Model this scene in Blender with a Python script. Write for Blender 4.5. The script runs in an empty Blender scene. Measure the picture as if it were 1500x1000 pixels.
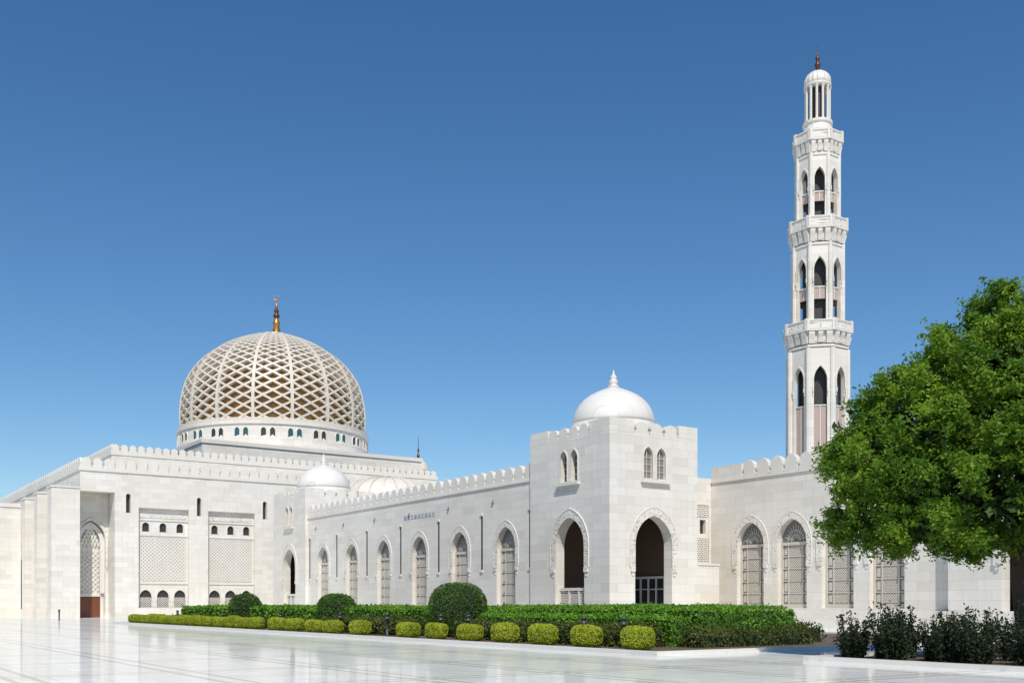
import bpy, bmesh, math, random
import numpy as np
from mathutils import Vector, Matrix
random.seed(7); rng=np.random.default_rng(7)
scene=bpy.context.scene
COL=scene.collection
rad=math.radians

# ------------------------------------------------------------ materials
def newmat(name):
    m=bpy.data.materials.new(name); m.use_nodes=True
    nt=m.node_tree; nt.nodes.clear()
    out=nt.nodes.new('ShaderNodeOutputMaterial'); p=nt.nodes.new('ShaderNodeBsdfPrincipled')
    nt.links.new(p.outputs[0],out.inputs[0])
    return m,nt,p
def N(nt,t,**k):
    n=nt.nodes.new(t)
    for a,b in k.items(): setattr(n,a,b)
    return n
def mathn(nt,op,a,b=None,clamp=False):
    n=nt.nodes.new('ShaderNodeMath'); n.operation=op; n.use_clamp=clamp
    for i,v in enumerate((a,b)):
        if v is None: continue
        if isinstance(v,(int,float)): n.inputs[i].default_value=v
        else: nt.links.new(v,n.inputs[i])
    return n.outputs[0]
def mixc(nt,fac,a,b,mode='MIX'):
    n=nt.nodes.new('ShaderNodeMix'); n.data_type='RGBA'; n.blend_type=mode
    for sock,v in ((n.inputs[0],fac),(n.inputs[6],a),(n.inputs[7],b)):
        if isinstance(v,(int,float)): sock.default_value=v
        elif isinstance(v,tuple): sock.default_value=(v[0],v[1],v[2],1)
        else: nt.links.new(v,sock)
    return n.outputs[2]
def noise(nt,vec,scale,detail=3,rough=.55):
    n=nt.nodes.new('ShaderNodeTexNoise'); n.inputs['Scale'].default_value=scale
    n.inputs['Detail'].default_value=detail; n.inputs['Roughness'].default_value=rough
    if vec is not None: nt.links.new(vec,n.inputs['Vector'])
    return n.outputs[0]
def ramp(nt,fac,stops):
    n=nt.nodes.new('ShaderNodeValToRGB'); nt.links.new(fac,n.inputs[0])
    e=n.color_ramp.elements
    while len(e)<len(stops): e.new(.5)
    for el,(p,c) in zip(e,stops):
        el.position=p; el.color=(c[0],c[1],c[2],1) if isinstance(c,tuple) else (c,c,c,1)
    return n.outputs[0]

def marble(name,c1=(.765,.73,.67),c2=(.675,.64,.58),bw=1.5,bh=.62,carved=False,plain=False,stain=.4):
    m,nt,p=newmat(name)
    g=N(nt,'ShaderNodeNewGeometry'); s=N(nt,'ShaderNodeSeparateXYZ'); nt.links.new(g.outputs['Position'],s.inputs[0])
    u=mathn(nt,'ADD',s.outputs[0],mathn(nt,'MULTIPLY',s.outputs[1],.8))
    cv=N(nt,'ShaderNodeCombineXYZ'); nt.links.new(u,cv.inputs[0]); nt.links.new(s.outputs[2],cv.inputs[1])
    pos=g.outputs['Position']
    if plain:
        col=mixc(nt,noise(nt,pos,.8,4),c1,c2)
    else:
        b=N(nt,'ShaderNodeTexBrick'); nt.links.new(cv.outputs[0],b.inputs['Vector'])
        b.inputs['Scale'].default_value=1; b.inputs['Brick Width'].default_value=bw; b.inputs['Row Height'].default_value=bh
        b.inputs['Mortar Size'].default_value=.009; b.inputs['Bias'].default_value=-.15
        b.inputs['Color1'].default_value=(*c1,1); b.inputs['Color2'].default_value=(*c2,1)
        b.inputs['Mortar'].default_value=(c2[0]*.76,c2[1]*.75,c2[2]*.72,1)
        col=b.outputs[0]
        b2=N(nt,'ShaderNodeTexBrick'); nt.links.new(cv.outputs[0],b2.inputs['Vector']); b2.offset_frequency=2
        b2.inputs['Scale'].default_value=1; b2.inputs['Brick Width'].default_value=bw; b2.inputs['Row Height'].default_value=bh
        b2.inputs['Mortar Size'].default_value=0; b2.inputs['Bias'].default_value=-.6
        b2.inputs['Color1'].default_value=(1,1,1,1); b2.inputs['Color2'].default_value=(.84,.79,.70,1)
        col=mixc(nt,mathn(nt,'MULTIPLY',ramp(nt,noise(nt,pos,.22,3),[(.4,0.),(.6,1.)]),1.),col,mixc(nt,1.,col,b2.outputs[0],'MULTIPLY'))
    n1=noise(nt,pos,.16,5,.65)
    col=mixc(nt,mathn(nt,'MULTIPLY',ramp(nt,n1,[(.4,0.),(.7,1.)]),stain),col,(c2[0]*.90,c2[1]*.85,c2[2]*.76))
    n2=noise(nt,pos,2.3,6,.7)
    col=mixc(nt,mathn(nt,'MULTIPLY',ramp(nt,n2,[(.45,0.),(.75,1.)]),.32),col,(c1[0]*.78,c1[1]*.79,c1[2]*.80))
    sv=N(nt,'ShaderNodeCombineXYZ'); nt.links.new(mathn(nt,'MULTIPLY',u,2.2),sv.inputs[0]); nt.links.new(mathn(nt,'MULTIPLY',s.outputs[2],.12),sv.inputs[1])
    n3=noise(nt,sv.outputs[0],1,4,.6)
    col=mixc(nt,mathn(nt,'MULTIPLY',ramp(nt,n3,[(.5,0.),(.8,1.)]),.42),col,(c1[0]*.74,c1[1]*.72,c1[2]*.67))
    if carved:
        v=N(nt,'ShaderNodeTexVoronoi'); nt.links.new(cv.outputs[0],v.inputs['Vector']); v.inputs['Scale'].default_value=4.5
        f=ramp(nt,v.outputs['Distance'],[(.12,1.),(.4,0.)])
        col=mixc(nt,mathn(nt,'MULTIPLY',f,.5),col,(.31,.275,.235))
        bp=N(nt,'ShaderNodeBump'); bp.inputs['Strength'].default_value=.8; bp.inputs['Distance'].default_value=.06
        bp.invert=True
        nt.links.new(f,bp.inputs['Height']); nt.links.new(bp.outputs[0],p.inputs['Normal'])
    nt.links.new(col,p.inputs['Base Color']); p.inputs['Roughness'].default_value=.45
    return m
M_MAR=marble('white_marble_blocks')
M_CARV=marble('carved_marble',carved=True)
M_PLAIN=marble('smooth_marble',plain=True)
M_BEIGE=marble('warm_beige_stone',c1=(.64,.55,.45),c2=(.56,.47,.38),plain=True)
M_GRILLE=marble('beige_grey_screen_stone',c1=(.60,.56,.49),c2=(.52,.48,.42),plain=True)
M_LAT=marble('dome_rib_marble',c1=(.72,.66,.56),c2=(.62,.56,.47),plain=True)
M_DOME=marble('dome_marble',c1=(.77,.745,.70),c2=(.69,.665,.62),bw=.8,bh=30,stain=.25)
def simple(name,c,rough=.6,metal=0,var=.25,scale=3.):
    m,nt,p=newmat(name)
    g=N(nt,'ShaderNodeNewGeometry')
    col=mixc(nt,noise(nt,g.outputs['Position'],scale,4),tuple(x*(1-var) for x in c),tuple(min(1,x*(1+var)) for x in c))
    nt.links.new(col,p.inputs['Base Color']); p.inputs['Roughness'].default_value=rough; p.inputs['Metallic'].default_value=metal
    return m
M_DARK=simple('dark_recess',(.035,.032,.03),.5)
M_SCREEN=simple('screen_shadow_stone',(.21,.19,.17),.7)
M_PALE=simple('pale_panel_ground',(.44,.40,.34),.7)
M_GLASS=simple('dark_glass',(.03,.04,.05),.1)
M_FAN=simple('grey_fanlight_glass',(.14,.14,.14),.3)
M_TEAL=simple('teal_glass',(.03,.10,.12),.12)
M_BROWN=simple('shaded_brown_plaster',(.13,.085,.055),.8)  # brown plaster with the interior shade mixed into its dark colour
M_PINK=simple('pinkish_stone_panel',(.44,.34,.30),.8,scale=9)
M_WOOD=simple('red_brown_wood',(.16,.045,.02),.45)
M_GOLD=simple('gilded_copper',(.50,.24,.06),.38,.75)
M_INGOLD=simple('gilded_inner_dome',(.40,.21,.06),.45,.2,.5,.35)
M_BRONZE=simple('dark_bronze',(.10,.04,.02),.4,.4)
M_METAL=simple('grey_post_metal',(.06,.065,.07),.45,.3)
M_BLUEGREY=simple('blue_grey_mark_tone',(.28,.33,.40),.6,0,.5,6)
M_SOIL=simple('garden_soil_earth',(.12,.085,.055),.95,0,.4,5)
M_BARK=simple('bark',(.07,.05,.035),.9,0,.4,6)
M_KERB=marble('kerb_marble',c1=(.74,.72,.68),c2=(.64,.62,.58),plain=True)
M_GROUND=simple('pale_ground',(.42,.38,.32),.9,0,.2,.05)

def leafmat(name,dark,light,s1=.9,s2=7,transl=.3):
    m=bpy.data.materials.new(name); m.use_nodes=True; nt=m.node_tree; nt.nodes.clear()
    out=N(nt,'ShaderNodeOutputMaterial'); g=N(nt,'ShaderNodeNewGeometry')
    a=noise(nt,g.outputs['Position'],s1,3); b=noise(nt,g.outputs['Position'],s2,2)
    f=mathn(nt,'ADD',mathn(nt,'MULTIPLY',a,.6),mathn(nt,'MULTIPLY',b,.4))
    col=ramp(nt,f,[(.36,dark),(.64,light)])
    d=N(nt,'ShaderNodeBsdfPrincipled'); d.inputs['Roughness'].default_value=.55
    d.inputs['Specular IOR Level'].default_value=.25
    t=N(nt,'ShaderNodeBsdfTranslucent'); mx=N(nt,'ShaderNodeMixShader'); mx.inputs[0].default_value=transl
    nt.links.new(col,d.inputs['Base Color']); nt.links.new(col,t.inputs[0])
    nt.links.new(d.outputs[0],mx.inputs[1]); nt.links.new(t.outputs[0],mx.inputs[2]); nt.links.new(mx.outputs[0],out.inputs[0])
    return m
M_HEDGE=leafmat('hedge_leaves',(.08,.20,.015),(.21,.42,.035))
M_BALL=leafmat('topiary_leaves',(.05,.12,.015),(.12,.22,.03))
M_BUSH=leafmat('yellow_green_leaves',(.26,.33,.02),(.56,.60,.05),2,12)
M_LOW=leafmat('dark_mixed_leaves',(.03,.065,.015),(.15,.17,.035),1.5,8)
M_SHRUB=leafmat('dark_green_leaves',(.013,.028,.012),(.05,.068,.03),1.5,8)
M_TREE=leafmat('tree_leaves',(.06,.15,.012),(.25,.40,.035),.55,3,.36)
M_TREEIN=leafmat('shaded_inner_leaves',(.015,.04,.008),(.05,.10,.015),.5,3,.12)  # darkened copy of the tree leaves; crown shade is put into the colour
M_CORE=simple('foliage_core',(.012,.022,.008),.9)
M_HCORE=simple('hedge_core',(.05,.12,.012),.9)
M_YCORE=simple('bush_core',(.20,.25,.02),.9)

# plaza
def plaza_mat():
    m,nt,p=newmat('polished_marble_paving')
    g=N(nt,'ShaderNodeNewGeometry'); pos=g.outputs['Position']; s=N(nt,'ShaderNodeSeparateXYZ'); nt.links.new(pos,s.inputs[0])
    b=N(nt,'ShaderNodeTexBrick'); nt.links.new(pos,b.inputs['Vector']); b.offset=0
    b.inputs['Scale'].default_value=1; b.inputs['Brick Width'].default_value=.9; b.inputs['Row Height'].default_value=.9
    b.inputs['Mortar Size'].default_value=.009
    b.inputs['Color1'].default_value=(.86,.86,.81,1); b.inputs['Color2'].default_value=(.78,.78,.73,1); b.inputs['Mortar'].default_value=(.52,.50,.44,1)
    col=b.outputs[0]
    def band(c,period,w,off):
        f=mathn(nt,'FRACT',mathn(nt,'DIVIDE',mathn(nt,'ADD',c,off+9000.),period))
        return mathn(nt,'LESS_THAN',f,w/period)
    f=mathn(nt,'MAXIMUM',band(s.outputs[0],3.6,.15,0.),band(s.outputs[1],5.4,.15,1.))
    f2=mathn(nt,'MAXIMUM',band(s.outputs[0],3.6,.15,-.5),band(s.outputs[1],5.4,.15,.5))
    f=mathn(nt,'MAXIMUM',f,f2)
    col=mixc(nt,mathn(nt,'MULTIPLY',f,.7),col,(.42,.41,.32))
    n=noise(nt,pos,.35,6,.65)
    col=mixc(nt,mathn(nt,'MULTIPLY',ramp(nt,n,[(.4,0.),(.7,1.)]),.22),col,(.62,.60,.54))
    d=N(nt,'ShaderNodeBsdfDiffuse'); nt.links.new(col,d.inputs[0])
    gl=N(nt,'ShaderNodeBsdfGlossy'); gl.inputs[0].default_value=(.97,.97,.96,1)
    nt.links.new(ramp(nt,noise(nt,pos,.5,4),[(.3,.05),(.7,.11)]),gl.inputs['Roughness'])
    lw=N(nt,'ShaderNodeLayerWeight'); lw.inputs[0].default_value=.25
    fac=mathn(nt,'MULTIPLY',lw.outputs['Fresnel'],.62,True)
    mx=N(nt,'ShaderNodeMixShader'); nt.links.new(fac,mx.inputs[0]); nt.links.new(d.outputs[0],mx.inputs[1]); nt.links.new(gl.outputs[0],mx.inputs[2])
    out=[q for q in nt.nodes if q.type=='OUTPUT_MATERIAL'][0]; nt.links.new(mx.outputs[0],out.inputs[0]); nt.nodes.remove(p)
    return m
M_PLAZA=plaza_mat()

# ------------------------------------------------------------ mesh builder
class MB:
    def __init__(s): s.v=[];s.f=[];s.m=[]
    def add(s,pts,faces,m=0):
        o=len(s.v); s.v+= [tuple(p) for p in pts]
        for f in faces: s.f.append([i+o for i in f]); s.m.append(m)
    def quad(s,a,b,c,d,m=0): s.add([a,b,c,d],[(0,1,2,3)],m)
    def box(s,x0,x1,y0,y1,z0,z1,m=0):
        p=[(x,y,z) for z in (z0,z1) for y in (y0,y1) for x in (x0,x1)]
        s.add(p,[(0,1,3,2),(4,5,7,6),(0,1,5,4),(2,3,7,6),(0,2,6,4),(1,3,7,5)],m)
    def fbox(s,fr,x0,x1,d0,d1,z0,z1,m=0):
        p=[fr(x,d,z) for z in (z0,z1) for d in (d0,d1) for x in (x0,x1)]
        s.add(p,[(0,1,3,2),(4,5,7,6),(0,1,5,4),(2,3,7,6),(0,2,6,4),(1,3,7,5)],m)
    def prism(s,fr,poly,d0,d1,m=0):
        n=len(poly); p=[fr(x,d0,z) for x,z in poly]+[fr(x,d1,z) for x,z in poly]
        s.add(p,[tuple(range(n)),tuple(range(n,2*n))]+[(i,(i+1)%n,n+(i+1)%n,n+i) for i in range(n)],m)
    def lathe(s,cx,cy,prof,n=32,ph=0,m=0,mod=None):
        o=len(s.v)
        for r,z in prof:
            for k in range(n):
                t=ph+2*math.pi*k/n; rr=r*(mod(t) if mod else 1)
                s.v.append((cx+rr*math.cos(t),cy+rr*math.sin(t),z))
        for j in range(len(prof)-1):
            for k in range(n):
                a=o+j*n+k;b=o+j*n+(k+1)%n
                s.f.append([a,b,b+n,a+n]); s.m.append(m)
        s.f.append([o+k for k in range(n)]);s.m.append(m)
        L=o+(len(prof)-1)*n
        s.f.append([L+k for k in range(n)]);s.m.append(m)
    def tube(s,pts,rs,n=8,m=0):
        o=len(s.v)
        for i,p in enumerate(pts):
            p=Vector(p); a=Vector(pts[max(0,i-1)]); b=Vector(pts[min(len(pts)-1,i+1)])
            t=(b-a).normalized(); up=Vector((0,0,1)) if abs(t.z)<.9 else Vector((1,0,0))
            x=t.cross(up).normalized(); y=t.cross(x)
            for k in range(n):
                q=2*math.pi*k/n; s.v.append(tuple(p+(x*math.cos(q)+y*math.sin(q))*rs[i]))
        for j in range(len(pts)-1):
            for k in range(n):
                a=o+j*n+k;b=o+j*n+(k+1)%n
                s.f.append([a,b,b+n,a+n]); s.m.append(m)
        s.f.append([o+k for k in range(n)]);s.m.append(m)
        L=o+(len(pts)-1)*n; s.f.append([L+k for k in range(n)]);s.m.append(m)
    def strip(s,pts,nrm,w,h,m=0):
        o=len(s.v);n=len(pts)
        for i in range(n):
            p=pts[i]; t=(pts[min(n-1,i+1)]-pts[max(0,i-1)]).normalized(); q=t.cross(nrm[i]).normalized()
            for a,b in ((-1,0),(1,0),(1,-1),(-1,-1)):
                s.v.append(tuple(p+q*(a*w/2)+nrm[i]*(b*h)))
        for i in range(n-1):
            for k in range(4):
                a=o+i*4+k;b=o+i*4+(k+1)%4
                s.f.append([a,b,b+4,a+4]);s.m.append(m)
    def obj(s,name,mats,parent=None,smooth=False,loc=None):
        me=bpy.data.meshes.new(name); me.from_pydata(s.v,[],s.f)
        for mm in mats: me.materials.append(mm)
        me.polygons.foreach_set('material_index',s.m)
        bm=bmesh.new(); bm.from_mesh(me); bmesh.ops.recalc_face_normals(bm,faces=bm.faces); bm.to_mesh(me); bm.free()
        if smooth: me.polygons.foreach_set('use_smooth',[True]*len(me.polygons))
        me.update()
        ob=bpy.data.objects.new(name,me); COL.objects.link(ob)
        if loc is not None:
            me.transform(Matrix.Translation(-Vector(loc))); ob.location=loc
        if parent: attach(ob,parent)
        return ob
def attach(ob,parent):
    ob.parent=parent; ob.matrix_parent_inverse=Matrix.Translation(-parent.location)
def empty(name,loc,label,cat,group=None):
    e=bpy.data.objects.new(name,None); e.location=loc; e.empty_display_size=.5; COL.objects.link(e)
    tag(e,label,cat,group); return e
def tag(o,label,cat,group=None):
    o['label']=label;o['category']=cat
    if group:o['group']=group
def frW(bx,ay):  # wall facing -x, u=+y
    return lambda x,d,z:(bx-d,ay+x,z)
def frS(bx,ay):  # wall facing -y, u=+x
    return lambda x,d,z:(bx+x,ay-d,z)
def frE(bx,ay): return lambda x,d,z:(bx+d,ay+x,z)
def frN(bx,ay): return lambda x,d,z:(bx+x,ay+d,z)
FL=lambda x,d,z:(x,-d,z)

def arch(w,zs,zt,n=9):
    hw=w/2;r=zt-zs
    if r<=.001: return [(-hw,zs),(hw,zs)]
    pts=[]
    if r<hw: 
        for i in range(2*n+1):
            t=math.pi-math.pi*i/(2*n); pts.append((hw*math.cos(t),zs+r*math.sin(t)))
        return pts
    c=(r*r-hw*hw)/(2*hw);R=hw+c;th=math.asin(min(1,r/R))
    L=[]
    for i in range(n+1):
        t=th*i/n; L.append((c-R*math.cos(t),zs+R*math.sin(t)))
    L[-1]=(0,zt)
    return L+[(-x,z) for x,z in L[-2::-1]]
def wall(mb,fr,x0,x1,z0,z1,ops=(),t=.8,mf=0,mback=0,mr=0,caps=(1,1,1,1)):
    Q=lambda pa,pb,pc,pd,d,m: mb.quad(fr(pa[0],d,pa[1]),fr(pb[0],d,pb[1]),fr(pc[0],d,pc[1]),fr(pd[0],d,pd[1]),m)
    cur=x0
    ops=sorted(ops,key=lambda o:o[0])
    for (c,w,zb,zs,zt) in ops:
        a=c-w/2;b=c+w/2
        for d,m in ((0,mf),(-t,mback)):
            Q((cur,z0),(a,z0),(a,z1),(cur,z1),d,m)
            if zb>z0+.001: Q((a,z0),(b,z0),(b,zb),(a,zb),d,m)
        pts=[(c+x,z) for x,z in arch(w,zs,zt)]
        for i in range(len(pts)-1):
            p,q=pts[i],pts[i+1]
            for d,m in ((0,mf),(-t,mback)): Q(p,q,(q[0],z1),(p[0],z1),d,m)
            mb.quad(fr(p[0],0,p[1]),fr(q[0],0,q[1]),fr(q[0],-t,q[1]),fr(p[0],-t,p[1]),mr)
        for x in (a,b): mb.quad(fr(x,0,zb),fr(x,0,zs),fr(x,-t,zs),fr(x,-t,zb),mr)
        if zb>z0+.001: mb.quad(fr(a,0,zb),fr(b,0,zb),fr(b,-t,zb),fr(a,-t,zb),mr)
        cur=b
    for d,m in ((0,mf),(-t,mback)): Q((cur,z0),(x1,z0),(x1,z1),(cur,z1),d,m)
    if caps[0]: mb.quad(fr(x0,0,z0),fr(x0,0,z1),fr(x0,-t,z1),fr(x0,-t,z0),mf)
    if caps[1]: mb.quad(fr(x1,0,z0),fr(x1,0,z1),fr(x1,-t,z1),fr(x1,-t,z0),mf)
    if caps[2]: mb.quad(fr(x0,0,z1),fr(x1,0,z1),fr(x1,-t,z1),fr(x0,-t,z1),mf)
def band(mb,fr,c,w,zs,zt,bw,d0,d1,zlow,m=0,corb=True):
    A=arch(w,zs,zt); B=arch(w+2*bw,zs,zt+bw*1.25)
    if len(A)!=len(B): B=[(x*(1+2*bw/w),zs+(z-zs)*(zt+bw-zs)/(zt-zs)) for x,z in A]
    A=[(-w/2,zlow)]+A+[(w/2,zlow)]; B=[(-w/2-bw,zlow)]+B+[(w/2+bw,zlow)]
    for i in range(len(A)-1):
        a,b,p,q=A[i],A[i+1],B[i],B[i+1]
        P=lambda u,d:fr(c+u[0],d,u[1])
        mb.quad(P(a,d1),P(b,d1),P(q,d1),P(p,d1),m)
        mb.quad(P(a,d0),P(b,d0),P(b,d1),P(a,d1),m)
        mb.quad(P(p,d0),P(q,d0),P(q,d1),P(p,d1),m)
    for s in (-1,1):
        mb.quad(fr(c+s*w/2,d0,zlow),fr(c+s*w/2,d1,zlow),fr(c+s*(w/2+bw),d1,zlow),fr(c+s*(w/2+bw),d0,zlow),m)
    if not corb: return
    for s in (-1,1):
        xa=c+s*(w/2+bw*.5)
        mb.fbox(fr,xa-bw*.42,xa+bw*.42,d0,d1+.06,zlow-.35,zlow-.002,m)
        mb.fbox(fr,xa-bw*.25,xa+bw*.25,d0,d1,zlow-.65,zlow-.352,m)
MER=[(-.46,0),(-.46,.22),(-.36,.30),(-.42,.50),(-.37,.72),(-.22,.90),(0,1.0),(.22,.90),(.37,.72),(.42,.50),(.36,.30),(.46,.22),(.46,0)]
def merlons(mb,fr,x0,x1,z,h,pitch,t=.35,d=0,m=0):
    n=max(1,round((x1-x0)/pitch)); p=(x1-x0)/n
    for i in range(n):
        c=x0+p*(i+.5)
        mb.prism(fr,[(c+x*p,z+y*h) for x,y in MER],d-t,d,m)
def batt(parent,*a):
    b=MB(); merlons(b,*a); return b.obj('battlement',[M_PLAIN],parent)
def lattice(mb,fr,x0,x1,z0,z1,p,w,d0,d1,m=0):
    def bar(a,b):
        dx=b[0]-a[0];dz=b[1]-a[1];L=math.hypot(dx,dz)
        if L<.08:return
        nx=-dz/L*w/2;nz=dx/L*w/2
        mb.prism(fr,[(a[0]+nx,a[1]+nz),(b[0]+nx,b[1]+nz),(b[0]-nx,b[1]-nz),(a[0]-nx,a[1]-nz)],d0,d1,m)
    W=x1-x0;H=z1-z0
    k=-H+p/2
    while k<W:
        a=max(0,k);b=min(W,k+H)
        if b>a:
            bar((x0+a,z0+a-k),(x0+b,z0+b-k)); bar((x0+a,z1-(a-k)),(x0+b,z1-(b-k)))
        k+=p
def frame(mb,fr,x0,x1,z0,z1,w,d0,d1,m=0):
    mb.fbox(fr,x0,x0+w,d0,d1,z0,z1,m);mb.fbox(fr,x1-w,x1,d0,d1,z0,z1,m)
    mb.fbox(fr,x0+w,x1-w,d0,d1,z0,z0+w,m);mb.fbox(fr,x0+w,x1-w,d0,d1,z1-w,z1,m)
def placed(src,x,y,rot,parent,first=False):
    ob=src if first else src.copy()
    if not first: COL.objects.link(ob)
    ob.location=(x,y,0); ob.rotation_euler=(0,0,rot)
    attach(ob,parent); return ob

# ------------------------------------------------------------ arcade window (shared meshes)
ZB,ZS,ZT,WW=1.35,6.2,7.9,2.7
DD=.10
def make_window():
    fr=lambda x,d,z:(x,-(d+DD),z); out=[]
    b=MB(); poly=[(-WW/2,ZB)]+arch(WW,ZS,ZT)+[(WW/2,ZB)]
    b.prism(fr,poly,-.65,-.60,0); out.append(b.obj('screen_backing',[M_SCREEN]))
    b=MB()
    b.prism(fr,[(x*.84,z if z<ZS+.03 else z-.12) for x,z in arch(WW,ZS+.02,ZT)],-.595,-.57,0)
    out.append(b.obj('fanlight_glass',[M_FAN]))
    b=MB()
    for k in range(1,12):
        t=math.pi*k/12; r=1.2
        p,q=(.25*math.cos(t),ZS+.05+.25*math.sin(t)),(r*math.cos(t)*.88,ZS+.05+r*math.sin(t)*1.0)
        nx,nz=-math.sin(t)*.02,math.cos(t)*.02
        b.prism(fr,[(p[0]+nx,p[1]+nz),(q[0]+nx,q[1]+nz),(q[0]-nx,q[1]-nz),(p[0]-nx,p[1]-nz)],-.565,-.54)
    for rr in (.45,.8):
        for k in range(14):
            t0=math.pi*k/14;t1=math.pi*(k+1)/14
            b.prism(fr,[(math.cos(t)*q*.88,ZS+.05+math.sin(t)*q) for t,q in ((t0,rr),(t1,rr),(t1,rr+.05),(t0,rr+.05))],-.563,-.535)
    b.fbox(fr,-WW/2,WW/2,-.6,-.46,ZS-.24,ZS,0)
    b.fbox(fr,-WW/2,WW/2,-.6,-.46,ZB,ZB+.3,0)
    for x in (-WW/2+.09,WW/2-.09): b.fbox(fr,x-.09,x+.09,-.6,-.48,ZB+.3,ZS-.24,0)
    for x in (-.66,.66): b.fbox(fr,x-.045,x+.045,-.6,-.50,ZB+.3,ZS-.24,0)
    zz=[ZB+.3,2.45,3.35,4.25,5.15,ZS-.24]
    for z in zz[1:-1]: b.fbox(fr,-WW/2+.18,WW/2-.18,-.605,-.51,z-.045,z+.045,0)
    for i in range(5):
        z0,z1=zz[i]+.05,zz[i+1]-.05
        lattice(b,fr,-.61,.61,z0,z1,.19,.06,-.6,-.55)
        for s in (-1,1):
            xa,xb=sorted((s*(WW/2-.18),s*.71)); b.fbox(fr,xa+.08,xb-.08,-.61,-.57,z0+.08,z1-.08,0)
    out.append(b.obj('stone_lattice',[M_GRILLE]))
    b=MB(); band(b,FL,0,WW,ZS,ZT,.42,-.02,.04,4.7,0); band(b,FL,0,WW+.84,ZS,ZT+.5,.05,-.02,.06,4.7,1,False)
    out.append(b.obj('arch_surround',[M_CARV,M_PLAIN]))
    return out
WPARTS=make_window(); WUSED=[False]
def add_window(x,y,rot,bld):
    e=bpy.data.objects.new('arched_window',None); e.empty_display_size=.3; e.location=(x,y,0); COL.objects.link(e); attach(e,bld)
    for s in WPARTS:
        ob=s if not WUSED[0] else s.copy()
        if WUSED[0]: COL.objects.link(ob)
        ob.rotation_euler=(0,0,rot); ob.parent=e
    WUSED[0]=True
OPW=lambda c:(c,WW,ZB,ZS,ZT)

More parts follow.
